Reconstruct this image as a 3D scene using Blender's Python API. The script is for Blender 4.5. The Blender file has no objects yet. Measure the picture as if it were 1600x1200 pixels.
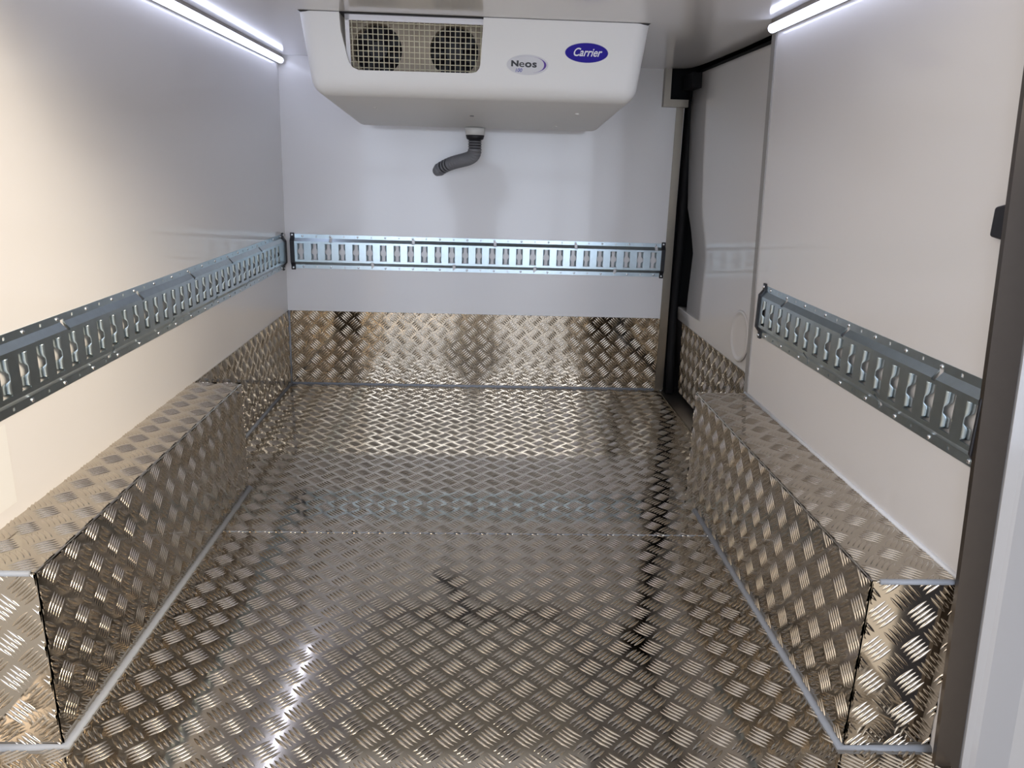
import bpy, bmesh, math, random
import numpy as np
from mathutils import Vector, Matrix

random.seed(4)
scene = bpy.context.scene
COL = scene.collection

# ---------------------------------------------------------------- camera
RIGHT = Vector((0.99881354, -0.03856859, 0.02973162))
UP = Vector((-0.01793168, 0.27634942, 0.96088993))
FWD = Vector((0.04527649, 0.96028301, -0.27532994))
cam_d = bpy.data.cameras.new('camera')
cam = bpy.data.objects.new('camera', cam_d)
COL.objects.link(cam)
cam_d.sensor_width = 36.0
cam_d.lens = 1201.5 / 1600 * 36
cam_d.clip_start = 0.02
cam.matrix_world = Matrix(((RIGHT.x, UP.x, -FWD.x, 0.0),
                           (RIGHT.y, UP.y, -FWD.y, 0.0),
                           (RIGHT.z, UP.z, -FWD.z, 0.85),
                           (0, 0, 0, 1)))
scene.camera = cam

# ---------------------------------------------------------------- world, lights, exposure
scene.view_settings.view_transform = 'Standard'
scene.view_settings.look = 'None'
scene.view_settings.gamma = 1.0
scene.view_settings.use_curve_mapping = False
scene.view_settings.exposure = 0.22
world = bpy.data.worlds.new('hall_light')
scene.world = world
world.use_nodes = True
bg = world.node_tree.nodes['Background']
bg.inputs[0].default_value = (1.0, 0.97, 0.97, 1)
bg.inputs[1].default_value = 0.78


def area_light(name, loc, target, sx, sy, power, color):
    d = bpy.data.lights.new(name, 'AREA')
    d.shape = 'RECTANGLE'
    d.size, d.size_y = sx, sy
    d.energy = power
    d.color = color
    o = bpy.data.objects.new(name, d)
    COL.objects.link(o)
    o.location = loc
    o.rotation_euler = (Vector(target) - Vector(loc)).to_track_quat('-Z', 'Y').to_euler()
    return o


# warm lamp of the hall the van stands in, high up behind the open rear doors
area_light('outside_light', (6.2, -3.0, 4.5), (-0.7, 1.4, 0.3), 4.5, 3.0, 800, (1.0, 0.85, 0.64))

area_light('outside_light', (-6.2, -3.6, 3.6), (0.7, 1.4, 0.5), 4.5, 3.0, 95, (1.0, 0.86, 0.72))  # fill light added from the left to brighten the right wall

# ---------------------------------------------------------------- materials
def new_mat(name):
    m = bpy.data.materials.new(name)
    m.use_nodes = True
    nt = m.node_tree
    return m, nt, nt.nodes['Principled BSDF']


def simple(name, color, rough=0.5, metal=0.0, coat=0.0, spec=0.5, noise=0.0, nscale=30.0, bump=0.0, emit=None):
    m, nt, b = new_mat(name)
    b.inputs['Base Color'].default_value = (*color, 1)
    b.inputs['Roughness'].default_value = rough
    b.inputs['Metallic'].default_value = metal
    b.inputs['Coat Weight'].default_value = coat
    b.inputs['Coat Roughness'].default_value = 0.08
    b.inputs['Specular IOR Level'].default_value = spec
    if emit:
        b.inputs['Emission Color'].default_value = (*emit[0], 1)
        b.inputs['Emission Strength'].default_value = emit[1]
    if noise or bump:
        tc = nt.nodes.new('ShaderNodeTexCoord')
        n = nt.nodes.new('ShaderNodeTexNoise')
        n.inputs['Scale'].default_value = nscale
        n.inputs['Detail'].default_value = 4
        nt.links.new(tc.outputs['Object'], n.inputs['Vector'])
        if noise:
            mx = nt.nodes.new('ShaderNodeMix')
            mx.data_type = 'RGBA'
            mx.inputs[6].default_value = (*[c * (1 - noise) for c in color], 1)
            mx.inputs[7].default_value = (*[min(1, c * (1 + noise)) for c in color], 1)
            nt.links.new(n.outputs['Fac'], mx.inputs[0])
            nt.links.new(mx.outputs[2], b.inputs['Base Color'])
        if bump:
            bp = nt.nodes.new('ShaderNodeBump')
            bp.inputs['Strength'].default_value = bump
            bp.inputs['Distance'].default_value = 0.002
            nt.links.new(n.outputs['Fac'], bp.inputs['Height'])
            nt.links.new(bp.outputs['Normal'], b.inputs['Normal'])
    return m


def aluminium(name, color, rough):
    m, nt, b = new_mat(name)
    b.inputs['Metallic'].default_value = 1.0
    tc = nt.nodes.new('ShaderNodeTexCoord')
    n = nt.nodes.new('ShaderNodeTexNoise')
    n.inputs['Scale'].default_value = 9.0
    n.inputs['Detail'].default_value = 5
    n2 = nt.nodes.new('ShaderNodeTexNoise')
    n2.inputs['Scale'].default_value = 5.0
    n2.inputs['Detail'].default_value = 1
    nt.links.new(tc.outputs['Object'], n.inputs['Vector'])
    nt.links.new(tc.outputs['Object'], n2.inputs['Vector'])
    mx = nt.nodes.new('ShaderNodeMix')
    mx.data_type = 'RGBA'
    mx.inputs[6].default_value = (*[c * 0.93 for c in color], 1)
    mx.inputs[7].default_value = (*[min(1, c * 1.06) for c in color], 1)
    nt.links.new(n.outputs['Fac'], mx.inputs[0])
    nt.links.new(mx.outputs[2], b.inputs['Base Color'])
    mr = nt.nodes.new('ShaderNodeMapRange')
    mr.inputs['To Min'].default_value = rough * 0.8
    mr.inputs['To Max'].default_value = rough * 1.25
    nt.links.new(n.outputs['Fac'], mr.inputs['Value'])
    nt.links.new(mr.outputs['Result'], b.inputs['Roughness'])
    bp = nt.nodes.new('ShaderNodeBump')
    bp.inputs['Strength'].default_value = 0.08
    bp.inputs['Distance'].default_value = 0.004
    nt.links.new(n2.outputs['Fac'], bp.inputs['Height'])
    nt.links.new(bp.outputs['Normal'], b.inputs['Normal'])
    return m


M_WALL = simple('white_laminate', (0.80, 0.785, 0.785), rough=0.35, coat=0.6, spec=0.5)
M_CEIL = simple('white_laminate_ceiling', (0.80, 0.785, 0.785), rough=0.14, coat=0.3)
M_TREAD = aluminium('tread_plate_aluminium', (0.535, 0.48, 0.405), 0.065)
M_TRIM = simple('satin_aluminium', (0.29, 0.255, 0.21), rough=0.36, metal=1.0, noise=0.05, nscale=60)
M_TRIMDARK = simple('dark_satin_aluminium', (0.19, 0.165, 0.145), rough=0.34, metal=1.0, noise=0.05, nscale=60)
M_TRIMGREY = simple('grey_trim', (0.33, 0.32, 0.31), rough=0.5, noise=0.04)
M_GALV = simple('galvanised_steel', (0.50, 0.59, 0.64), rough=0.28, metal=1.0, noise=0.10, nscale=55)
M_BLACK = simple('black_plastic', (0.012, 0.012, 0.016), rough=0.45)
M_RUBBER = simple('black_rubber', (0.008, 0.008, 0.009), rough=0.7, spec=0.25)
M_SEAL = simple('grey_sealant', (0.32, 0.345, 0.39), rough=0.55, noise=0.08, nscale=80, bump=0.3)
M_WSEAL = simple('white_sealant', (0.78, 0.80, 0.84), rough=0.35)
M_ABS = simple('white_moulded_plastic', (0.80, 0.80, 0.79), rough=0.38, bump=0.03, nscale=300)
M_WIRE = simple('cream_wire', (0.70, 0.66, 0.50), rough=0.4)
M_BEIGE = simple('beige_panel', (0.50, 0.43, 0.34), rough=0.5, noise=0.1)
M_FAN = simple('dark_fan', (0.012, 0.010, 0.016), rough=0.5)
M_HOSE = simple('grey_hose', (0.20, 0.20, 0.215), rough=0.5)
M_LED = simple('led_tube', (0.9, 0.9, 0.95), rough=0.3, emit=((0.70, 0.76, 1.0), 5.0))
M_BLUE = simple('blue_print', (0.016, 0.006, 0.30), rough=0.5, spec=0.2)
M_PURPLE = simple('purple_print', (0.07, 0.01, 0.28), rough=0.35)
M_LBLUE = simple('light_blue_print', (0.06, 0.07, 0.35), rough=0.4)
M_INK = simple('black_print', (0.008, 0.008, 0.015), rough=0.4)
M_SILVER = simple('silver_badge', (0.62, 0.62, 0.65), rough=0.3)
M_WHITEPRINT = simple('white_print', (0.80, 0.80, 0.85), rough=0.4)
M_PAINT = simple('white_paint', (0.41, 0.40, 0.40), rough=0.15, coat=0.4)
M_BLUEGREY = simple('blue_grey_rubber', (0.36, 0.40, 0.50), rough=0.5)
M_SCREW = simple('bright_screw', (0.75, 0.76, 0.78), rough=0.25, metal=1.0)
M_CONC = simple('concrete', (0.42, 0.41, 0.39), rough=0.6, noise=0.15, nscale=6)
M_SILL = simple('dark_sill_metal', (0.50, 0.47, 0.43), rough=0.35, metal=1.0)
M_CLOTH = simple('dark_blue_cloth', (0.05, 0.055, 0.075), rough=0.8, noise=0.1)

# ---------------------------------------------------------------- helpers
def link(name, me, mat, parent=None, smooth=False):
    o = bpy.data.objects.new(name, me)
    if mat:
        me.materials.append(mat)
    COL.objects.link(o)
    if parent:
        o.parent = parent
    if smooth:
        for p in me.polygons:
            p.use_smooth = True
    return o


def from_bm(name, bm, mat, parent=None, smooth=False):
    me = bpy.data.meshes.new(name)
    bm.normal_update()
    bm.to_mesh(me)
    bm.free()
    return link(name, me, mat, parent, smooth)


def empty(name, loc=(0, 0, 0)):
    o = bpy.data.objects.new(name, None)
    COL.objects.link(o)
    o.empty_display_size = 0.05
    o.location = loc
    return o


def tag(o, label, cat, group=None):
    o['label'] = label
    o['category'] = cat
    if group:
        o['group'] = group
    return o


def struct(o):
    o['kind'] = 'structure'
    return o


def add_hexa(bm, pts):
    """eight corners: bottom four (ccw), top four"""
    v = [bm.verts.new(p) for p in pts]
    for f in ((3, 2, 1, 0), (4, 5, 6, 7), (0, 1, 5, 4), (1, 2, 6, 5), (2, 3, 7, 6), (3, 0, 4, 7)):
        bm.faces.new([v[i] for i in f])
    return v


def add_box(bm, lo, hi):
    (x0, y0, z0), (x1, y1, z1) = lo, hi
    return add_hexa(bm, [(x0, y0, z0), (x1, y0, z0), (x1, y1, z0), (x0, y1, z0),
                         (x0, y0, z1), (x1, y0, z1), (x1, y1, z1), (x0, y1, z1)])


def bevel_all(bm, off, seg=2, angle=0.5):
    ed = [e for e in bm.edges if len(e.link_faces) == 2 and e.calc_face_angle(0) > angle]
    bmesh.ops.bevel(bm, geom=ed, offset=off, segments=seg, affect='EDGES', profile=0.5)


def box(name, lo, hi, mat, parent=None, bev=0.0, seg=2):
    bm = bmesh.new()
    add_box(bm, lo, hi)
    if bev:
        bevel_all(bm, bev, seg)
    return from_bm(name, bm, mat, parent, smooth=False)


def add_prism(bm, poly, vec):
    """extrude a closed 3-D polygon along vec"""
    vec = Vector(vec)
    a = [bm.verts.new(p) for p in poly]
    b = [bm.verts.new(Vector(p) + vec) for p in poly]
    n = len(poly)
    bm.faces.new(list(reversed(a)))
    bm.faces.new(b)
    for i in range(n):
        bm.faces.new((a[i], a[(i + 1) % n], b[(i + 1) % n], b[i]))
    bmesh.ops.recalc_face_normals(bm, faces=bm.faces)


def prism(name, poly, vec, mat, parent=None, bev=0.0, seg=2):
    bm = bmesh.new()
    add_prism(bm, poly, vec)
    if bev:
        bevel_all(bm, bev, seg)
    return from_bm(name, bm, mat, parent)


def add_tube(bm, path, radii, seg=12, caps=True):
    path = [Vector(p) for p in path]
    if not isinstance(radii, (list, tuple)):
        radii = [radii] * len(path)
    rings = []
    prev_n = None
    for i, p in enumerate(path):
        t = (path[min(i + 1, len(path) - 1)] - path[max(i - 1, 0)]).normalized()
        if prev_n is None:
            ref = Vector((0, 0, 1)) if abs(t.z) < 0.9 else Vector((1, 0, 0))
            n = t.cross(ref).normalized()
        else:
            n = (prev_n - t * prev_n.dot(t)).normalized()
        prev_n = n
        b = t.cross(n)
        rings.append([bm.verts.new(p + (n * math.cos(a) + b * math.sin(a)) * radii[i])
                      for a in (2 * math.pi * k / seg for k in range(seg))])
    for r0, r1 in zip(rings, rings[1:]):
        for k in range(seg):
            bm.faces.new((r0[k], r0[(k + 1) % seg], r1[(k + 1) % seg], r1[k]))
    if caps:
        bm.faces.new(list(reversed(rings[0])))
        bm.faces.new(rings[-1])


def tube(name, path, radii, mat, parent=None, seg=12):
    bm = bmesh.new()
    add_tube(bm, path, radii, seg)
    bmesh.ops.recalc_face_normals(bm, faces=bm.faces)
    return from_bm(name, bm, mat, parent, smooth=True)


def screw_mesh():
    bm = bmesh.new()
    prof = [(0.0040, 0.0), (0.0040, 0.0008), (0.0032, 0.0018), (0.0018, 0.0024)]
    rings = [[bm.verts.new((r * math.cos(a), r * math.sin(a), h)) for a in (2 * math.pi * k / 10 for k in range(10))]
             for r, h in prof]
    for r0, r1 in zip(rings, rings[1:]):
        for k in range(10):
            bm.faces.new((r0[k], r0[(k + 1) % 10], r1[(k + 1) % 10], r1[k]))
    bm.faces.new(rings[-1])
    me = bpy.data.meshes.new('screw')
    bm.to_mesh(me)
    bm.free()
    me.materials.append(M_SCREW)
    for p in me.polygons:
        p.use_smooth = True
    return me


SCREW = screw_mesh()


def screw(loc, normal, parent, scale=1.0, name='screw'):
    o = bpy.data.objects.new(name, SCREW)
    COL.objects.link(o)
    o.parent = parent
    o.location = loc
    o.rotation_euler = Vector(normal).to_track_quat('Z', 'Y').to_euler()
    o.scale = (scale,) * 3
    return o


# ---------------------------------------------------------------- raised five-bar tread pattern
PU, PV = 0.0605, 0.0574
NL, NW = 9, 7


def lug_template():
    t = np.linspace(-1, 1, NL)
    s = np.linspace(-1, 1, NW)
    T, S = np.meshgrid(t, s, indexing='ij')
    halfw = 0.0030 * np.clip(1 - T ** 2, 0, 1) ** 0.7
    L = T * 0.0178
    W = S * halfw
    Hh = 0.0021 * np.clip(1 - T ** 2, 0, 1) ** 0.9 * (1 - S ** 2) ** 0.85
    V = np.stack([L, W, Hh], -1).reshape(-1, 3)
    F = []
    for i in range(NL - 1):
        for j in range(NW - 1):
            a = i * NW + j
            F.append((a, a + NW, a + NW + 1, a + 1))
    return V, np.array(F)


LUG_V, LUG_F = lug_template()


def tread(parent, origin, u, v, n, rect, lat, flip=False, name='tread_bars'):
    """bars over rect (u0,u1,v0,v1) measured on the plane origin + a*u + b*v; lat = a lattice point;
    at lattice points bars run along (1,-1) (or (1,1) with flip), between them across."""
    u0, u1, v0, v1 = rect
    origin, u, v, n = map(np.array, (origin, u, v, n))
    cen, ang = [], []
    i0, i1 = int((u0 - lat[0]) / PU) - 2, int((u1 - lat[0]) / PU) + 2
    j0, j1 = int((v0 - lat[1]) / PV) - 2, int((v1 - lat[1]) / PV) + 2
    sgn = 1 if flip else -1
    for i in range(i0, i1 + 1):
        for j in range(j0, j1 + 1):
            for k in (0, 1):
                cu = lat[0] + (i + 0.5 * k) * PU
                cv = lat[1] + (j + 0.5 * k) * PV
                s = sgn if k == 0 else -sgn
                d = (math.cos(math.radians(43)), s * math.sin(math.radians(43)))
                e = (-d[1], d[0])
                for b in range(-2, 3):
                    qu, qv = cu + e[0] * b * 0.0079, cv + e[1] * b * 0.0079
                    if u0 - 0.010 < qu < u1 + 0.010 and v0 - 0.010 < qv < v1 + 0.010:
                        cen.append((qu, qv))
                        ang.append(d)
    cen, ang = np.array(cen), np.array(ang)
    uu = cen[:, None, 0] + LUG_V[None, :, 0] * ang[:, None, 0] - LUG_V[None, :, 1] * ang[:, None, 1]
    vv = cen[:, None, 1] + LUG_V[None, :, 0] * ang[:, None, 1] + LUG_V[None, :, 1] * ang[:, None, 0]
    hh = np.broadcast_to(LUG_V[None, :, 2], uu.shape)
    uu = np.clip(uu, u0, u1)
    vv = np.clip(vv, v0, v1)
    P = origin + uu[..., None] * u + vv[..., None] * v + (hh[..., None] - 0.00005) * n
    nv = LUG_V.shape[0]
    F = LUG_F[None] + (np.arange(len(cen)) * nv)[:, None, None]
    if np.dot(np.cross(u, v), n) < 0:
        F = F[..., ::-1]
    P = P.reshape(-1, 3)
    F = F.reshape(-1, 4)
    me = bpy.data.meshes.new(name)
    me.vertices.add(len(P))
    me.vertices.foreach_set('co', P.astype(np.float32).ravel())
    me.loops.add(F.size)
    me.loops.foreach_set('vertex_index', F.astype(np.int32).ravel())
    me.polygons.add(len(F))
    me.polygons.foreach_set('loop_start', np.arange(0, F.size, 4, dtype=np.int32))
    me.polygons.foreach_set('loop_total', np.full(len(F), 4, dtype=np.int32))
    me.update(calc_edges=True)
    me.polygons.foreach_set('use_smooth', np.ones(len(F), dtype=bool))
    o = link(name, me, M_TREAD, parent)
    o['kind'] = 'stuff'
    return o


# ---------------------------------------------------------------- dimensions (metres)
D = 2.917        # bulkhead
H = 1.190        # ceiling
HP = 0.290       # top of the tread-plate skirting


def xl(z): return -0.7265 + 0.0115 * z


def xr(z): return 0.7087 - 0.0192 * z


def yrear(z): return 0.927 + 0.080 * z     # slanted rear edge of the load space


# ---------------------------------------------------------------- setting
# ground outside
g = struct(box('ground', (-9, -9, -0.66), (9, 9, -0.62), M_CONC))

# floor: two sheets
floor = struct(empty('floor'))
SEAM = 1.664
fx0, fx1 = -0.726, 0.722
sheet_f = box('floor_sheet', (fx0, 0.72, -0.03), (fx1, SEAM - 0.001, 0.0), M_TREAD, floor)
tread(sheet_f, (0, 0, 0), (1, 0, 0), (0, 1, 0), (0, 0, 1), (fx0, fx1, 0.72, SEAM - 0.002), (0.4515, 1.103))
sheet_r = box('floor_sheet', (fx0, SEAM + 0.001, -0.03), (fx1, D, 0.0), M_TREAD, floor)
tread(sheet_r, (0, 0, 0), (1, 0, 0), (0, 1, 0), (0, 0, 1), (fx0, fx1, SEAM + 0.002, D), (0.4405, 1.715))
box('joint_strip', (-0.60, SEAM - 0.0022, -0.02), (0.571, SEAM + 0.0022, 0.0009), M_SEAL, floor)
box('edge_strip', (fx1 - 0.003, 1.90, -0.025), (fx1 + 0.003, D, 0.0016), M_TRIM, floor)

# walls
bm = bmesh.new()
t = 0.05
add_hexa(bm, [(xl(0) - t, yrear(0), -0.03), (xl(0), yrear(0), -0.03), (xl(0), D + 0.05, -0.03), (xl(0) - t, D + 0.05, -0.03),
              (xl(H) - t, yrear(H), H + .05), (xl(H), yrear(H), H + .05), (xl(H), D + 0.05, H + .05), (xl(H) - t, D + 0.05, H + .05)])
struct(from_bm('wall_left', bm, M_WALL))
# bulkhead with a notch in its upper right corner
wb = struct(prism('wall_back', [(-0.78, D, -0.03), (0.735, D, -0.03), (0.730, D, 1.066), (0.648, D, 1.066), (0.648, D, H + .05), (-0.78, D, H + .05)],
           (0, 0.05, 0), M_WALL))
# right panel between rear opening and sliding door
yR0, yR1 = 1.889, 1.972
bm = bmesh.new()
def wr(z): return xr(z)
add_hexa(bm, [(wr(0), yrear(0), -0.03), (wr(0) + .02, yrear(0), -0.03), (wr(0) + .02, yR0, -0.03), (wr(0), yR0, -0.03),
              (wr(H), yrear(H), H + .03), (wr(H) + .02, yrear(H), H + .03), (wr(H) + .02, yR0 + .045, H + .03), (wr(H), yR0 + .045, H + .03)])
struct(from_bm('wall_right', bm, M_WALL))
# ceiling, cut back and rounded over the sliding door
cpoly = [(-0.78, yrear(H), H), (0.72, yrear(H), H), (0.742, 1.95, H), (0.748, 2.37, H), (0.742, 2.70, H), (0.737, 2.79, H),
         (0.728, 2.86, H), (0.710, 2.888, H), (0.672, 2.898, H), (0.648, 2.898, H), (0.648, D + .05, H), (-0.78, D + .05, H)]
struct(prism('ceiling', cpoly, (0, 0, 0.05), M_CEIL))

# aluminium angle down the free edge of the bulkhead and round its notch
tr = struct(empty('trim_1', (0, 0, 0)))
prism('angle', [(0.706, D - .003, 0.0), (0.739, D - .003, 0.0), (0.727, D - .003, 1.064), (0.700, D - .003, 1.064)], (0, .05, 0), M_TRIM, tr)
prism('notch_angle', [(0.646, D - .03, 1.062), (0.735, D - .03, 1.062), (0.735, D - .03, 1.087), (0.669, D - .03, 1.087)], (0, .03, 0), M_TRIM, tr)
prism('notch_angle', [(0.646, D - .03, 1.062), (0.669, D - .03, 1.087), (0.667, D - .03, H), (0.645, D - .03, H)], (0, .03, 0), M_TRIM, tr)
# strip over the front edge of the right panel, beside the sliding door
bm = bmesh.new()
def strip_pts(z, y0, y1, x0, x1):
    return [(x0, y0, z), (x1, y0, z), (x1, y1, z), (x0, y1, z)]
add_hexa(bm, strip_pts(HP, 1.889, 1.913, wr(HP) - .003, wr(HP) + .022) + strip_pts(H, 1.931, 1.957, wr(H) - .003, wr(H) + .022))
struct(from_bm('trim_2', bm, M_TRIMGREY))
# rear edge angle facing the camera
bm = bmesh.new()
add_hexa(bm, strip_pts(-0.02, yrear(0) - .004, yrear(0) + .004, wr(0) - .013, 0.733) + strip_pts(H, yrear(H) - .004, yrear(H) + .004, wr(H) - .013, 0.722))
struct(from_bm('trim_3', bm, M_TRIMDARK))
# painted door jamb with its rubber seal, right of the rear opening
bm = bmesh.new()
def jamb(z):
    y = yrear(z)
    return [(0.733 - .009 * z, y + .012, z), (0.736 - .009 * z, y - .004, z), (0.752, y - .010, z), (0.80, y - .014, z), (0.826, y - .020, z), (0.836, y - .005, z),
            (0.836, y + 0.05, z), (0.733, y + 0.05, z)]
a = [bm.verts.new(p) for p in jamb(-0.62)]
b = [bm.verts.new(p) for p in jamb(H + .05)]
for i in range(8):
    bm.faces.new((a[i], a[(i + 1) % 8], b[(i + 1) % 8], b[i]))
bm.faces.new(a[::-1]); bm.faces.new(b)
bmesh.ops.recalc_face_normals(bm, faces=bm.faces)
struct(from_bm('door_jamb_right', bm, M_PAINT))
struct(tube('door_seal_right', [(0.836, yrear(z) - .016, z) for z in np.linspace(-0.62, H + .05, 12)], 0.011, M_BLUEGREY))
# the same on the left, out of the frame
bm = bmesh.new()
add_box(bm, (-0.86, 0.90, -0.62), (-0.745, 0.945, H + .05))
bevel_all(bm, 0.01)
struct(from_bm('door_jamb_left', bm, M_PAINT))

# outer skin and dark pillar space behind the sliding door
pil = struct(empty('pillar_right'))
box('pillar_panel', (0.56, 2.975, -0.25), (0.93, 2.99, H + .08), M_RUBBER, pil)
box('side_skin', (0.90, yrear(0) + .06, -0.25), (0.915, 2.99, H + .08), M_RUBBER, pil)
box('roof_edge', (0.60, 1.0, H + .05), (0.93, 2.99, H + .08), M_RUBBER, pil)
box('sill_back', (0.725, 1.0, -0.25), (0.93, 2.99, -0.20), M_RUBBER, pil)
struct(box('trim_4', (fx1 + .004, 1.90, -0.05), (0.86, 2.97, -0.004), M_SILL))

# sealant beads
def bead(name, path, r=0.0058, mat=M_SEAL, flat=1.0):
    return struct(tube(name, path, r, mat, seg=10))
ALX, ALY0, ALY1 = -0.601, 0.969, 1.913
ARX, ARY0, ARY1 = 0.571, 0.962, 1.903
bead('trim_5', [(xl(0) + .003, D - .003, .002), (fx1 - .02, D - .003, .002)], .006)
bead('trim_6', [(xl(0) + .003, ALY1, .002), (xl(0) + .003, D - .003, .002)], .006)
bead('trim_7', [(xl(0) + .003, D - .003, .0), (xl(HP) + .003, D - .003, HP)], .0055)
bead('trim_8', [(xl(0), ALY0 - .002, .001), (ALX + .002, ALY0 - .002, .001), (ALX + .002, ALY1, .001)], .0075)
bead('trim_9', [(xr(0), ARY0 - .002, .001), (ARX - .002, ARY0 - .002, .001), (ARX - .002, ARY1 - .10, .001)], .0072)
bead('trim_10', [(xr(HP) - .002, ARY0 + .005, HP + .002), (xr(HP) - .002, ARY1, HP + .002)], .0042, M_WSEAL)
bead('trim_11', [(ARX + .012, ARY0 - .001, HP - .001), (xr(HP) - .003, ARY0 - .001, HP - .001)], .0042)
bead('trim_12', [(xl(HP) + .003, ALY0 - .001, HP - .001), (ALX - .008, ALY0 - .001, HP - .001)], .0042)

# ---------------------------------------------------------------- tread-plate skirting
bk = box('kick_plate', (-0.7235, D - .003, 0.0), (0.7055, D, HP), M_TREAD)
tag(bk, 'low bright tread-plate skirting across the back wall', 'kick plate')
tread(bk, (0, D - .003, 0), (1, 0, 0), (0, 0, 1), (0, -1, 0), (-0.722, 0.705, 0, HP), (-0.6845, 0.2155))
bm = bmesh.new()
add_hexa(bm, [(xl(0), ALY1 + .0005, 0), (xl(0) + .003, ALY1 + .0005, 0), (xl(0) + .003, D - .003, 0), (xl(0), D - .003, 0),
              (xl(HP), ALY1 + .0005, HP), (xl(HP) + .003, ALY1 + .0005, HP), (xl(HP) + .003, D - .003, HP), (xl(HP), D - .003, HP)])
lk = from_bm('kick_plate', bm, M_TREAD)
tag(lk, 'tread-plate skirting on the left wall, between wheel arch and back corner', 'kick plate')
tread(lk, (xl(0) + .003, 0, 0), (0, 1, 0), (0.0115, 0, 1), (1, 0, 0), (ALY1, D - .004, 0, HP), (1.97, 0.275), flip=True)


# ---------------------------------------------------------------- wheel arch boxes
def arch(label, xin, xout, y0, y1, side):
    root = empty('wheel_arch_box', ((xin + xout) / 2, (y0 + y1) / 2, 0))
    tag(root, label, 'wheel arch')
    ofs = Vector(root.location)
    L = lambda p: tuple(Vector(p) - ofs)
    s = 1 if xin > xout else -1            # direction of the inner face normal
    th = 0.003
    r = 0.004
    # side plate folded over into the top plate with a small bend radius
    def folded(zs):
        bm = bmesh.new()
        v0 = [bm.verts.new(L((x, y0 + .001, z))) for x, z in zs]
        v1 = [bm.verts.new(L((x, y1, z))) for x, z in zs]
        for i in range(len(zs) - 1):
            f = bm.faces.new((v0[i], v0[i + 1], v1[i + 1], v1[i]))
            f.smooth = True
        bmesh.ops.recalc_face_normals(bm, faces=bm.faces)
        return bm
    zs = [(xin, 0.0), (xin, HP - r)] + [(xin - s * r * (1 - math.cos(a)), HP - r + r * math.sin(a)) for a in np.linspace(0.25, math.pi / 4, 3)]
    zt = [(xin - s * r * (1 - math.cos(a)), HP - r + r * math.sin(a)) for a in np.linspace(math.pi / 4, math.pi / 2, 4)] + [(xout, HP)]
    side_p = from_bm('side_plate', folded(zs), M_TREAD, root)
    top_p = from_bm('top_plate', folded(zt), M_TREAD, root)
    xa, xb = sorted((xin - s * .0018, xout))
    fr_p = box('front_plate', L((xa, y0, 0)), L((xb, y0 + .003, HP - .001)), M_TREAD, root)
    xa2, xb2 = sorted((xin - s * .003, xout))
    box('end_plate', L((xa2, y1 - .003, 0)), L((xb2, y1, HP - .001)), M_TREAD, root)
    o0 = L((0, 0, 0))
    tread(side_p, L((xin, 0, 0)), (0, 1, 0), (0, 0, 1), (s, 0, 0), (y0 + .001, y1, 0, HP - .002),
          (1.003, 0.2165) if side < 0 else (0.985, 0.232), flip=True)
    tread(top_p, L((0, 0, HP)), (1, 0, 0), (0, 1, 0), (0, 0, 1), (*sorted((xin - s * .002, xout)), y0, y1),
          (-0.657, 1.187) if side < 0 else (0.640, 1.10))
    tread(fr_p, L((0, y0, 0)), (1, 0, 0), (0, 0, 1), (0, -1, 0), (*sorted((xin - s * .003, xout)), 0, HP),
          (-0.6525, 0.1195) if side < 0 else (0.5955, 0.177), flip=(side > 0))
    return root


arch('tread-plate wheel arch box along the left wall', ALX, xl(0.15), ALY0, ALY1, -1)
arch('tread-plate wheel arch box along the right wall, below the short rail', ARX, xr(0.15), ARY0, ARY1, 1)


# ---------------------------------------------------------------- lashing rails
PITCH = 0.0508
RZ = [-0.0630, -0.0490, -0.0375, 0.0375, 0.0490, 0.0630]


def rdepth(z):
    a = abs(z)
    if a >= 0.049: return 0.0022
    if a <= 0.0375: return 0.0125
    return 0.0022 + (0.049 - a) / 0.0115 * 0.0103


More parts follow.
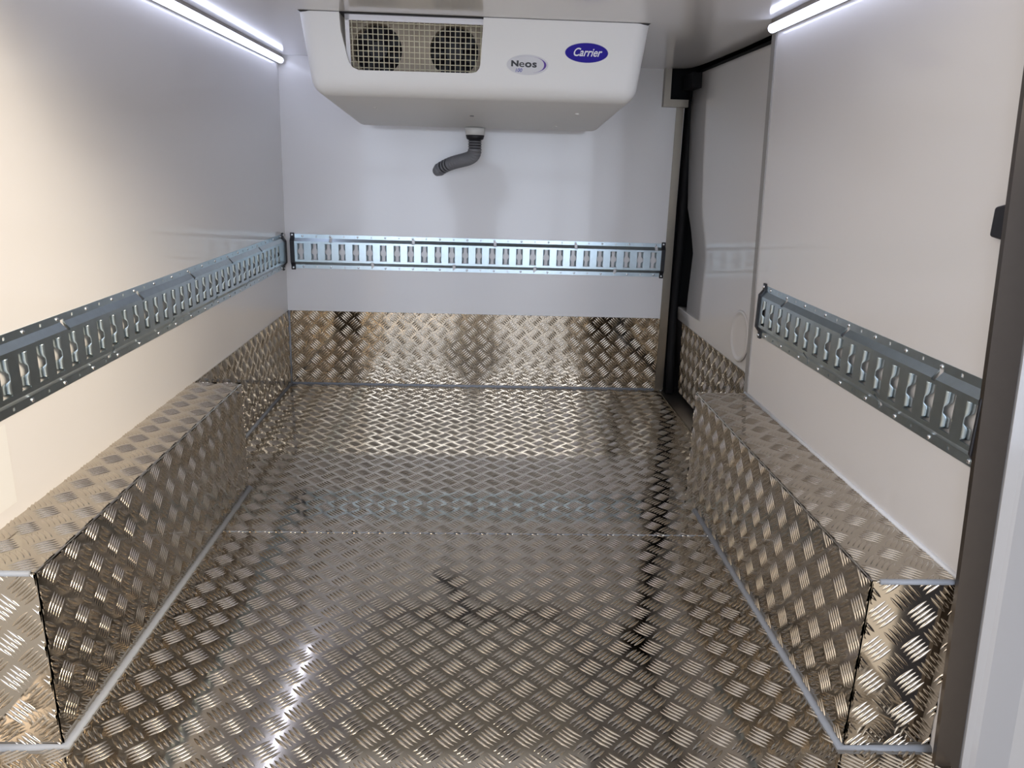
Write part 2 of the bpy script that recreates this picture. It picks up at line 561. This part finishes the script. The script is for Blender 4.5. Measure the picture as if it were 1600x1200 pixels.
def rail(label, group, origin, along, out, l0, l1, slots, notch0, caps):
    """origin: point on the wall at rail mid height; along/out: unit vectors; l0..l1 extent; slots: positions along"""
    origin, along, out = Vector(origin), Vector(along), Vector(out)
    up = Vector((0, 0, 1))
    root = empty('lashing_rail', origin + along * ((l0 + l1) / 2))
    tag(root, label, 'rail', group)
    ofs = root.location
    P = lambda l, z, d: origin + along * l + up * z + out * d - ofs
    SW, SH, NWD = 0.0128, 0.0300, 0.0055
    top_n, bot_n = [], []
    k = notch0
    while k < l1:
        if k > l0 + .01: top_n.append(k)
        if l0 + .01 < k + 0.1524 < l1 - .01: bot_n.append(k + 0.1524)
        k += 0.3048
    holes = []
    k = l0 + 0.03
    i = 0
    while k < l1 - .01:
        holes.append((k, i)); k += 0.0508; i += 1
    plain = [(k, sg) for k, i in holes for sg in (1, -1) if i % 2 == 1]
    scr = [(k, sg) for k, i in holes for sg in (1, -1) if i % 2 == 0]
    ls = {round(l0, 5), round(l1, 5)}
    for s in slots: ls |= {round(s - SW, 5), round(s + SW, 5)}
    for s in top_n + bot_n: ls |= {round(s - NWD, 5), round(s + NWD, 5)}
    for s, _ in plain: ls |= {round(s - .0026, 5), round(s + .0026, 5)}
    ls = sorted(l for l in ls if l0 <= l <= l1)
    zs = sorted(set(RZ) | {-SH, SH, 0.0585, 0.0533, -0.0585, -0.0533, 0.0345, -0.0345, 0.0555, -0.0555, 0.0})
    def hole(lc, zc):
        for s in slots:
            if abs(lc - s) < SW and abs(zc) < SH: return True
        for s in top_n:
            if abs(lc - s) < NWD and 0.0345 < zc < 0.0533: return True
        for s in bot_n:
            if abs(lc - s) < NWD and -0.0533 < zc < -0.0345: return True
        for s, sg in plain:
            if abs(lc - s) < .0026 and 0.0533 < zc * sg < 0.0585: return True
        return False
    bm = bmesh.new()
    vs = {}
    def vert(l, z):
        if (l, z) not in vs: vs[(l, z)] = bm.verts.new(P(l, z, rdepth(z)))
        return vs[(l, z)]
    for la, lb in zip(ls, ls[1:]):
        for za, zb in zip(zs, zs[1:]):
            if hole((la + lb) / 2, (za + zb) / 2): continue
            bm.faces.new((vert(la, za), vert(lb, za), vert(lb, zb), vert(la, zb)))
    bmesh.ops.recalc_face_normals(bm, faces=bm.faces)
    bm.normal_update()
    if sum(f.normal.dot(out) for f in bm.faces) < 0:
        bmesh.ops.reverse_faces(bm, faces=bm.faces)
    body = from_bm('channel', bm, M_GALV, root)
    md = body.modifiers.new('thickness', 'SOLIDIFY')
    md.thickness = 0.002
    md.offset = -1
    # curled tabs on both long sides of every slot, notched in the middle
    bm = bmesh.new()
    zz = np.linspace(-SH + .0025, SH - .0008, 23)
    for s in slots:
        for sg in (-1, 1):
            r0, r1, r2 = [], [], []
            for z in zz:
                a = abs(z)
                w = 0.08 + 0.92 * (0.5 - 0.5 * math.cos(math.pi * min(1.0, max(0.0, a - 0.0035) / 0.0095)))
                r0.append(bm.verts.new(P(s + sg * SW, z, 0.0125)))
                r1.append(bm.verts.new(P(s + sg * (SW - 0.0022 * w), z, 0.0125 - 0.004 * w)))
                r2.append(bm.verts.new(P(s + sg * (SW - 0.0065 * w), z, 0.0125 - 0.0100 * w)))
            for i in range(len(zz) - 1):
                for ra, rb in ((r0, r1), (r1, r2)):
                    f = bm.faces.new((ra[i], ra[i + 1], rb[i + 1], rb[i]))
                    f.smooth = True
    tabs = from_bm('slot_tabs', bm, M_GALV, root)
    md = tabs.modifiers.new('thickness', 'SOLIDIFY')
    md.thickness = 0.0012
    md.offset = 0
    for k, sg in scr:
        screw(P(k, sg * 0.0560, 0.0022), out, root, 1.0)
    for c0, c1 in caps:
        bm = bmesh.new()
        prof = [(-0.068, 0), (-0.068, 0.006), (-0.052, 0.006), (-0.040, 0.0155), (0.040, 0.0155), (0.052, 0.006), (0.068, 0.006), (0.068, 0)]
        add_prism(bm, [P(c0, z, d) for z, d in prof], along * (c1 - c0))
        bevel_all(bm, 0.0015, 2, 0.3)
        cp = from_bm('end_cap', bm, M_BLACK, root)
        for sg in ((-1, 1) if c1 - c0 > .008 else ()):
            screw(P((c0 + c1) / 2, sg * 0.0600, 0.006), out, cp, 1.1)
    return root


RAILS = 'galvanised lashing rails screwed to the walls'
ZR = 0.5135
xw = xl(ZR)
rail('galvanised slotted lashing rail on the back wall under the cooling unit', RAILS, (0, D, ZR), (1, 0, 0), (0, -1, 0),
     -0.686, 0.688, [-0.663 + PITCH * k for k in range(27)], -0.552, [(-0.701, -0.685), (0.687, 0.702)])
rail('long galvanised slotted lashing rail on the left wall', RAILS, (xw, 0, ZR + .002), (0, 1, 0), (1, 0, 0),
     0.985, 2.862, [1.1405 + PITCH * k for k in range(-2, 33)], 1.335, [(2.861, 2.876)])
rail('short galvanised slotted lashing rail on the right wall above the wheel arch', RAILS, (xr(ZR), 0, 0.5205), (0, -1, 0), (-1, 0, 0),
     -1.832, -0.976, [-1.8035 + PITCH * k for k in range(17)], -1.70, [(-1.846, -1.831), (-0.9765, -0.9715)])


# ---------------------------------------------------------------- LED strips
def led(label, x, y0, y1, z):
    root = empty('led_strip', (x, (y0 + y1) / 2, z))
    tag(root, label, 'strip light', 'strip lights in the ceiling corners')
    h = (y1 - y0) / 2
    sgn = 1 if x < 0 else -1
    box('holder', (-0.004, -h, 0.009), (0.004, h, H - z), M_TRIM, root)
    # corner profile: diffuser towards the room, metal channel towards the wall
    nrm = Vector((sgn, 0, -0.9)).normalized()
    for nm, mat, keep in (('diffuser', M_LED, True), ('channel', M_TRIMGREY, False)):
        bm = bmesh.new()
        add_tube(bm, [(0, -h, 0), (0, h, 0)], .0105, 24)
        bmesh.ops.recalc_face_normals(bm, faces=bm.faces)
        bm.normal_update()
        dele = [f for f in bm.faces if ((f.normal.dot(nrm) > 0.12) if abs(f.normal.y) < .5 else False) != keep]
        bmesh.ops.delete(bm, geom=dele, context='FACES')
        from_bm(nm, bm, mat, root, smooth=keep)
    return root


led('glowing white LED strip in the ceiling corner over the left wall', -0.700, 1.06, D - .02, 1.171)
led('glowing white LED strip at the top of the right wall, ending beside the sliding door', 0.672, 1.06, 1.925, 1.171)

# ---------------------------------------------------------------- sliding door
door = struct(empty('door_1', (0.77, 2.4, 0)))
DO = Vector(door.location)


def xd(z):
    z = max(-0.05, min(1.2, z))
    return 0.781 - 0.024 * (z / 1.2) ** 2.2 - 0.012 * min(1, max(z, 0) / .4)


outline = [(1.80, 0.02), (2.835, 0.02), (2.90, 0.18), (2.966, 0.335), (2.80, 0.340), (2.770, 0.47), (2.752, 0.56), (2.80, 0.64), (2.868, 0.713), (2.895, 0.86),
           (2.905, 0.98), (2.905, 1.08), (2.89, 1.13), (2.86, 1.158), (2.80, 1.168), (1.80, 1.168)]
# rows of the curved panel: far edge as a function of height
zr_ = np.unique(np.concatenate([np.linspace(0.02, 1.168, 48), [0.02, 0.335, 0.3405, 0.47, 0.56, 0.713, 1.08, 1.13, 1.158]]))
edge_z = [0.02, 0.18, 0.335, 0.3405, 0.47, 0.56, 0.64, 0.713, 0.86, 0.98, 1.08, 1.13, 1.158, 1.168]
edge_y = [2.835, 2.90, 2.966, 2.785, 2.765, 2.752, 2.80, 2.868, 2.895, 2.905, 2.905, 2.885, 2.86, 2.82]
bm = bmesh.new()
rows = []
for z in zr_:
    ye = float(np.interp(z, edge_z, edge_y))
    rows.append([bm.verts.new(Vector((xd(z), y, z)) - DO) for y in np.linspace(1.80, ye, 6)])
for r0, r1 in zip(rows, rows[1:]):
    for i in range(5):
        f = bm.faces.new((r0[i], r1[i], r1[i + 1], r0[i + 1]))
        f.smooth = True
bm.normal_update()
bmesh.ops.recalc_face_normals(bm, faces=bm.faces)
if sum(f.normal.x for f in bm.faces) > 0:
    bmesh.ops.reverse_faces(bm, faces=bm.faces)
dp = from_bm('panel', bm, M_WALL, door)
md = dp.modifiers.new('thickness', 'SOLIDIFY')
md.thickness = 0.03
md.offset = -1
# tread skirting of the door
bm = bmesh.new()
pts = [(1.85, 0.025), (2.822, 0.025), (2.935, 0.293), (1.85, 0.293)]
add_prism(bm, [Vector((xd(z) - .003, y, z)) - DO for y, z in pts], (0.0025, 0, 0))
dk = from_bm('skirting', bm, M_TREAD, door)
tread(dk, Vector((xd(.025) - .0030, 0, 0)) - DO, (0, 1, 0), ((xd(.293) - xd(.025)) / .268, 0, 1), (-1, 0, 0), (1.90, 2.815, 0.025, 0.293), (2.0, 0.20), flip=True)
# round cover over the inner handle
bm = bmesh.new()
prof = [(0.074, 0.000), (0.076, 0.004), (0.073, 0.0065), (0.067, 0.0055), (0.064, 0.002), (0.060, 0.0012), (0.030, 0.0018), (0.0, 0.002)]
rings = []
for r, h in prof[:-1]:
    rings.append([bm.verts.new((-h, r * math.cos(a), r * math.sin(a))) for a in (2 * math.pi * k / 36 for k in range(36))])
for r0, r1 in zip(rings, rings[1:]):
    for k in range(36):
        bm.faces.new((r0[k], r0[(k + 1) % 36], r1[(k + 1) % 36], r1[k])).smooth = True
bm.faces.new(rings[-1])
bmesh.ops.recalc_face_normals(bm, faces=bm.faces)
hc = from_bm('handle_cover', bm, M_WALL, door)
hc.location = Vector((xd(.385) - .0003, 2.175, 0.385)) - DO
# black seal and roller bracket of the door
tube('seal', [Vector((0.757, y, z)) - DO for y, z in ((2.925, 1.17), (2.93, 1.05), (2.925, 0.9), (2.915, 0.75), (2.91, 0.6), (2.915, 0.45), (2.92, 0.3), (2.905, 0.15), (2.87, 0.0))],
     0.015, M_RUBBER, door, seg=10)
tube('top_seal', [Vector((0.757, y, 1.172)) - DO for y in (1.85, 2.2, 2.6, 2.8)] + [Vector((0.752, 2.87, 1.166)) - DO, Vector((0.745, 2.915, 1.15)) - DO], 0.010, M_RUBBER, door, seg=10)
box('roller_bracket', tuple(Vector((0.715, 2.78, 1.118)) - DO), tuple(Vector((0.748, 2.90, 1.168)) - DO), M_RUBBER, door, bev=.006)

# ---------------------------------------------------------------- cooling unit
unit = empty('cooling_unit', (-0.02, 2.42, H))
tag(unit, 'white ceiling-mounted cooling unit with a square grille and two badges', 'cooling unit')
UO = Vector(unit.location)
U = lambda x, y, z: Vector((x, y, z)) - UO
FY0, FY1, ZB = 2.040, 2.072, 1.004
bm = bmesh.new()
v = add_hexa(bm, [U(-.426, FY1, ZB), U(.392, FY1, ZB + .004), U(.405, 2.78, .962), U(-.425, 2.78, .958),
                  U(-.449, FY0, H), U(.411, FY0, H), U(.415, 2.80, H), U(-.44, 2.80, H)])
bmesh.ops.recalc_face_normals(bm, faces=bm.faces)
topz = H - UO.z
ed = [e for e in bm.edges if not all(abs(w.co.z - topz) < 1e-4 for w in e.verts)]
bmesh.ops.bevel(bm, geom=ed, offset=0.034, segments=7, affect='EDGES', profile=0.5)
shell = from_bm('housing', bm, M_ABS, unit, smooth=True)
# opening for the grille
cut_poly = [(-.350, 1.25), (-.347, 1.15), (-.334, 1.090), (-.330, 1.078), (-.322, 1.068), (-.308, 1.062), (-.03, 1.064), (-.016, 1.067), (-.009, 1.075), (-.006, 1.086), (.003, 1.25)]
bm = bmesh.new()
add_prism(bm, [U(x, 1.9, z) for x, z in cut_poly], (0, 0.40, 0))
cutter = from_bm('cutter', bm, M_ABS, unit)
md = shell.modifiers.new('opening', 'BOOLEAN')
md.operation = 'DIFFERENCE'
md.object = cutter
md.solver = 'EXACT'
dg = bpy.context.evaluated_depsgraph_get()
dg.update()
me2 = bpy.data.meshes.new_from_object(shell.evaluated_get(dg))
shell.modifiers.clear()
shell.data = me2
bpy.data.objects.remove(cutter, do_unlink=True)
try:
    me2.set_sharp_from_angle(angle=math.radians(38))
except Exception:
    pass
# thin dark line where the housing meets the ceiling
bm = bmesh.new()
add_hexa(bm, [U(-.443, FY0 + .004, H - .0026), U(.405, FY0 + .004, H - .0026), U(.405, 2.79, H - .0026), U(-.435, 2.79, H - .0026),
              U(-.447, FY0 - .0015, H - .0004), U(.409, FY0 - .0015, H - .0004), U(.41, 2.79, H - .0004), U(-.438, 2.79, H - .0004)])
gasket = from_bm('gasket', bm, M_BLACK, unit)


def yface(z):
    return FY0 + (FY1 - FY0) * (H - z) / (H - ZB)


# grille: frame + wire mesh, parallel to the front face, a little recessed
REC = 0.016
gr = empty('grille'); gr.parent = unit
bm = bmesh.new()
gx0, gx1, gz0, gz1 = -.338, .002, 1.064, 1.188
def gp(x, z, d=0.0): return U(x, yface(z) + REC + d, z)
for (xa, xb, za, zb) in ((gx0, gx0 + .010, gz0, gz1), (gx0, gx1, gz1 - .013, gz1)):
    add_hexa(bm, [gp(xa, za), gp(xb, za), gp(xb, za, .006), gp(xa, za, .006), gp(xa, zb), gp(xb, zb), gp(xb, zb, .006), gp(xa, zb, .006)])
from_bm('grille_frame', bm, M_WHITEPRINT, gr)
bm = bmesh.new()
k = 0
x = gx0 + .016
while x < gx1:
    add_tube(bm, [gp(x, gz0, .002), gp(x, gz1 - .012, .002)], .0012, 6)
    x += .01265
z = gz0 + .006
while z < gz1 - .012:
    add_tube(bm, [gp(gx0 + .009, z, .004), gp(gx1, z, .004)], .0012, 6)
    z += .0127
from_bm('wire_mesh', bm, M_WIRE, gr, smooth=True)
# fan deck with two round openings and fans
deck_y = 2.125
bm = bmesh.new()
fans = [(-.268, 1.118), (-.074, 1.121)]
FR = 0.062
NSEG = 40
def deck_cell(cx, cz, xa, xb, za, zb):
    inner, outer = [], []
    for k in range(NSEG):
        a = 2 * math.pi * k / NSEG
        c, s = math.cos(a), math.sin(a)
        tx = ((xb if c > 0 else xa) - cx) / c if abs(c) > 1e-6 else 1e9
        tz = ((zb if s > 0 else za) - cz) / s if abs(s) > 1e-6 else 1e9
        tt = min(abs(tx), abs(tz))
        inner.append(bm.verts.new(U(cx + FR * c, deck_y, cz + FR * s)))
        outer.append(bm.verts.new(U(cx + tt * c, deck_y, cz + tt * s)))
    back = [bm.verts.new(vv.co + Vector((0, .05, 0))) for vv in inner]
    for k in range(NSEG):
        j = (k + 1) % NSEG
        bm.faces.new((inner[k], inner[j], outer[j], outer[k]))
        bm.faces.new((back[k], back[j], inner[j], inner[k]))
for cx, cz in fans:
    deck_cell(cx, cz, cx - .097, cx + .097, 1.052, 1.1895)
deck = from_bm('fan_deck', bm, M_BEIGE, unit)
for cx, cz in fans:
    bm = bmesh.new()
    c0 = U(cx, deck_y + .045, cz)
    add_tube(bm, [c0, c0 + Vector((0, .02, 0))], .062, 32)
    from_bm('fan_back', bm, M_FAN, unit)
    bm = bmesh.new()
    c1 = U(cx, deck_y + .022, cz)
    add_tube(bm, [c1 - Vector((0, .006, 0)), c1 + Vector((0, .012, 0))], .022, 24)
    for q in range(7):
        a0 = 2 * math.pi * q / 7
        pp = []
        for rr, da, dy in ((.020, -.25, -.006), (.020, .25, .006), (.058, .38, .010), (.059, -.12, -.010)):
            pp.append(bm.verts.new(c1 + Vector((rr * math.cos(a0 + da), dy, rr * math.sin(a0 + da)))))
        bm.faces.new(pp)
    from_bm('fan', bm, M_FAN, unit)


# badges
def face_frame(x, z, lift):
    n = Vector((0, -(H - ZB), -(FY1 - FY0))).normalized()
    upv = Vector((0, -(FY1 - FY0), (H - ZB))).normalized()
    return U(x, yface(z), z) + n * lift, Vector((1, 0, 0)), upv, n


def ellipse_badge(name, x, z, a, b, mat, parent, lift, th=.0008, roll=0.0):
    c, ux, uz, n = face_frame(x, z, lift)
    bm = bmesh.new()
    poly = []
    for k in range(40):
        t_ = 2 * math.pi * k / 40
        px, pz = a * math.cos(t_), b * math.sin(t_)
        poly.append(c + ux * (px * math.cos(roll) - pz * math.sin(roll)) + uz * (px * math.sin(roll) + pz * math.cos(roll)))
    add_prism(bm, poly, n * th)
    return from_bm(name, bm, mat, parent)


def lettering(text, x, z, size, mat, parent, lift, shear=0.0, sx=1.0, bold=0.0, name='lettering'):
    cu = bpy.data.curves.new(name, 'FONT')
    cu.body = text
    cu.size = size
    cu.align_x = 'CENTER'
    cu.align_y = 'CENTER'
    cu.shear = shear
    cu.extrude = 0.0002
    cu.offset = bold
    cu.resolution_u = 4
    tmp = bpy.data.objects.new(name, cu)
    COL.objects.link(tmp)
    dg = bpy.context.evaluated_depsgraph_get()
    dg.update()
    me = bpy.data.meshes.new_from_object(tmp.evaluated_get(dg))
    bpy.data.objects.remove(tmp, do_unlink=True)
    me.materials.clear()
    o = link(name, me, mat, parent)
    c, ux, uz, n = face_frame(x, z, lift)
    o.matrix_local = Matrix((( ux.x * sx, uz.x, n.x, c.x), (ux.y * sx, uz.y, n.y, c.y), (ux.z * sx, uz.z, n.z, c.z), (0, 0, 0, 1)))
    return o


b1 = ellipse_badge('badge', .2565, 1.1195, .0535, .0225, M_BLUE, unit, .0003)
b1['label'] = 'blue oval badge with white italic lettering'
ring_c = ellipse_badge('badge_rim', .2565, 1.1195, .0545, .0235, M_SILVER, b1, .0001)
lettering('Carrier', .2565, 1.1200, .0265, M_WHITEPRINT, b1, .0014, shear=.35, sx=0.88, bold=.0004)
b2 = ellipse_badge('badge', .1110, 1.0875, .0520, .0235, M_SILVER, unit, .0003)
b2['label'] = 'silver oval badge with black lettering and a purple swoosh'
lettering('N', .0795, 1.0893, .0180, M_INK, b2, .0014, sx=1.4, bold=.0009)
lettering('e', 0.0965, 1.0895, .0230, M_INK, b2, .0014, sx=1.35, bold=.0002)
lettering('o', 0.1130, 1.0895, .0225, M_INK, b2, .0014, sx=1.35, bold=.0008)
lettering('s', 0.1285, 1.0895, .0225, M_INK, b2, .0014, sx=1.35, bold=.0008)
lettering('100', .0885, 1.0745, .0120, M_LBLUE, b2, .0014, shear=.2, sx=1.0, bold=.0002)
# crescent swoosh
bm = bmesh.new()
c, ux, uz, n = face_frame(.1110, 1.0880, .0012)
out_, in_ = [], []
for t_ in np.linspace(-1.25, 2.3, 40):
    w = max(0.0003, .0058 * math.exp(-((t_ - 0.0) / .75) ** 2))
    ox, oz = .047 * math.cos(t_), .0195 * math.sin(t_)
    out_.append(c + ux * ox + uz * oz)
    ix, iz = (.047 - w) * math.cos(t_), (.0195 - w * .35) * math.sin(t_)
    in_.append(c + ux * ix + uz * iz)
vo = [bm.verts.new(q + n * .0004) for q in out_]
vi = [bm.verts.new(q + n * .0004) for q in in_]
vo2 = [bm.verts.new(q) for q in out_]
vi2 = [bm.verts.new(q) for q in in_]
for i in range(39):
    bm.faces.new((vo[i], vo[i + 1], vi[i + 1], vi[i]))
    bm.faces.new((vo2[i], vo2[i + 1], vo[i + 1], vo[i]))
    bm.faces.new((vi[i], vi[i + 1], vi2[i + 1], vi2[i]))
from_bm('swoosh', bm, M_PURPLE, b2)
# small screws in the underside
for x, y in ((-.03, 2.42), (-.30, 2.30), (.27, 2.30), (-.27, 2.62), (.24, 2.62)):
    zz_ = ZB + (0.960 - ZB) * (y - FY1) / (2.78 - FY1)
    bm = bmesh.new()
    add_tube(bm, [U(x, y, zz_ + .004), U(x, y, zz_ - .0012)], .006, 12)
    from_bm('screw_cap', bm, M_ABS if x != -.03 else M_HOSE, unit)

# drain hose
hose = empty('drain_hose', (-0.022, 2.735, 0.955))
tag(hose, 'grey corrugated drain hose bending from the cooling unit into the back wall', 'hose')
HO = Vector(hose.location)
top = Vector((-0.022, 2.735, 0.9625))
tube('outlet', [top - HO, top + Vector((0, 0, -.012)) - HO, top + Vector((0, 0, -.026)) - HO], [.034, .033, .030], M_ABS, hose, seg=28)
tube('clamp_ring', [top + Vector((0, 0, -.022)) - HO, top + Vector((0, 0, -.024)) - HO, top + Vector((0, 0, -.036)) - HO, top + Vector((0, 0, -.040)) - HO], [.028, .0315, .0285, .022], M_BLACK, hose, seg=28)


def bez(P0, P1, P2, P3, t_):
    return P0 * (1 - t_) ** 3 + P1 * 3 * t_ * (1 - t_) ** 2 + P2 * 3 * t_ ** 2 * (1 - t_) + P3 * t_ ** 3


A = top + Vector((0, 0, -.036))
B = A + Vector((0, 0, -.034))
C = Vector((-0.150, 2.905, 0.822))
path, rad = [], []
N1 = 30
for i in range(N1):
    q = i / (N1 - 1)
    path.append(A.lerp(B, q)); rad.append(.0205 + .0030 * math.cos(q * 2 * math.pi * 4))
N2 = 190
for i in range(1, N2):
    q = i / (N2 - 1)
    pt = bez(B, B + Vector((0, .012, -.046)), C + Vector((.066, -.07, .046)), C, q)
    path.append(pt)
    freq = 19
    rad.append((.0205 if q < .85 else .0195) + .0027 * math.cos(q * 2 * math.pi * freq) * (1.0 if q < .86 else 1.4))
C2 = C + (path[-1] - path[-2]).normalized() * .02
path.append(Vector((C2.x, D + .002, C2.z))); rad.append(.017)
pipe = tube('corrugated_pipe', [q - HO for q in path], rad, M_HOSE, hose, seg=20)
# dark grooves where the pipe is stretched: below the clamp and at the wall
for i in [4, 11, 18, 26] + [N1 + int((k + .5) / 19 * (N2 - 1)) for k in (15, 16, 17)]:
    a_, b_ = path[i - 1], path[i + 1]
    mid, dr = path[i], (b_ - a_).normalized()
    tube('groove', [mid - dr * .0016 - HO, mid + dr * .0016 - HO], .0208, M_BLACK, hose, seg=20)

# ---------------------------------------------------------------- small things
latch = empty('latch_stop', (xr(.795), 1.008, .795))
tag(latch, 'small black rubber door stop at the rear edge of the right wall', 'door stop')
bm = bmesh.new()
add_prism(bm, [(0, -.016, -.023), (0, .013, -.020), (0, .013, .019), (0, -.004, .023), (0, -.016, .023)], (-.012, 0, 0))
bevel_all(bm, .004, 3, .3)
from_bm('block', bm, M_BLACK, latch, smooth=False)

lab = box('paper_label', (xl(.38) + .0003, 1.02, .315), (xl(.38) + .0012, 1.143, .443), M_ABS)
tag(lab, 'white sticker on the left wall under the long rail', 'sticker')

# ---------------------------------------------------------------- the hall behind the camera (seen in reflections)
hall = struct(empty('glow_panel_1', (0, -5.5, 0.9)))  # added glowing panes: bright hall background for the reflections, also light the van
M_PANE = simple('glowing_pane', (0.8, 0.78, 0.7), rough=0.6, emit=((0.78, 0.93, 1.20), 3.2))
for i in range(4):
    for j in range(4):
        box('pane', (-2.2 + i * 1.1 + .03, -.02, -1.4 + j * 1.2 + .03), (-2.2 + (i + 1) * 1.1 - .03, .02, -1.4 + (j + 1) * 1.2 - .03), M_PANE, hall)
for i in range(5):
    box('mullion', (-2.2 + i * 1.1 - .03, -.04, -1.5), (-2.2 + i * 1.1 + .03, .04, 3.43), M_TRIMGREY, hall)
for j in range(5):
    box('transom', (-2.23, -.035, -1.4 + j * 1.2 - .03), (2.23, .035, -1.4 + j * 1.2 + .03), M_TRIMGREY, hall)
# open right-hand rear door
M_NAVY = simple('dark_navy_lining', (0.008, 0.009, 0.020), rough=0.7, spec=0.2)
d2 = struct(empty('door_2', (0.885, 0.89, 0)))
prism('leaf', [(0, 0, -.52), (.225, -.70, -.52), (.275, -.685, -.52), (.05, .012, -.52)], (0, 0, 1.68), M_NAVY, d2, bev=.008)
box('hinge', (-.005, .0, -.2), (.05, .05, -.1), M_BLACK, d2, bev=.004)
box('hinge', (-.005, .0, .85), (.05, .05, .95), M_BLACK, d2, bev=.004)

# photographer
person = empty('person', (-0.03, -0.40, -0.62))
tag(person, 'person in dark blue clothing, seen only as a reflection in the back skirting', 'person')
def skin(name, verts, edges, radii, mat, parent, rootv=0, sub=2):
    me = bpy.data.meshes.new(name)
    me.from_pydata(verts, edges, [])
    o = link(name, me, mat, parent)
    o.modifiers.new('skin', 'SKIN')
    for i, r in enumerate(radii):
        sv = me.skin_vertices[0].data[i]
        sv.radius = r if isinstance(r, tuple) else (r, r)
        sv.use_root = (i == rootv)
    md = o.modifiers.new('sub', 'SUBSURF')
    md.levels = md.render_levels = sub
    for p in me.polygons: p.use_smooth = True
    return o
V = [(0, 0, .95), (0, .01, 1.15), (0, 0, 1.36), (0, 0, 1.47), (0, .02, 1.53), (0, .03, 1.62), (0, .02, 1.71),
     (-.17, 0, 1.40), (-.22, .05, 1.17), (-.10, .26, 1.36), (-.055, .33, 1.43),
     (.17, 0, 1.40), (.22, .05, 1.17), (.10, .26, 1.36), (.055, .33, 1.43),
     (-.10, 0, .88), (-.11, .02, .50), (-.12, -.02, .10), (-.13, .10, .045),
     (.10, 0, .88), (.11, .02, .50), (.12, -.02, .10), (.13, .10, .045)]
Ed = [(0, 1), (1, 2), (2, 3), (3, 4), (4, 5), (5, 6), (2, 7), (7, 8), (8, 9), (9, 10), (2, 11), (11, 12), (12, 13), (13, 14),
      (0, 15), (15, 16), (16, 17), (17, 18), (0, 19), (19, 20), (20, 21), (21, 22)]
Ra = [(.16, .12), (.15, .11), (.16, .11), .055, .06, (.078, .095), (.06, .07), .062, .048, .036, .030, .062, .048, .036, .030,
      .09, .062, .045, .04, .09, .062, .045, .04]
skin('body', V, Ed, Ra, M_CLOTH, person)
M_SKIN = simple('skin', (0.55, 0.36, 0.27), rough=0.5)
for sg in (-1, 1):
    hb = Vector((sg * .055, .33, 1.43))
    hv, he, hr = [tuple(hb), tuple(hb + Vector((-sg * .008, .03, .02)))], [(0, 1)], [.026, .030]
    for q in range(4):
        b0 = hb + Vector((sg * (.012 - .006 * q), .045, .045 - q * .017))
        n0 = len(hv)
        hv += [tuple(b0), tuple(b0 + Vector((-sg * .018, .014, 0))), tuple(b0 + Vector((-sg * .036, .006, 0)))]
        he += [(1, n0), (n0, n0 + 1), (n0 + 1, n0 + 2)]
        hr += [.010, .009, .008]
    n0 = len(hv)
    hv += [tuple(hb + Vector((-sg * .028, .005, .035))), tuple(hb + Vector((-sg * .042, .012, .05)))]
    he += [(0, n0), (n0, n0 + 1)]
    hr += [.011, .009]
    skin('hand', hv, he, hr, M_SKIN, person, sub=1)
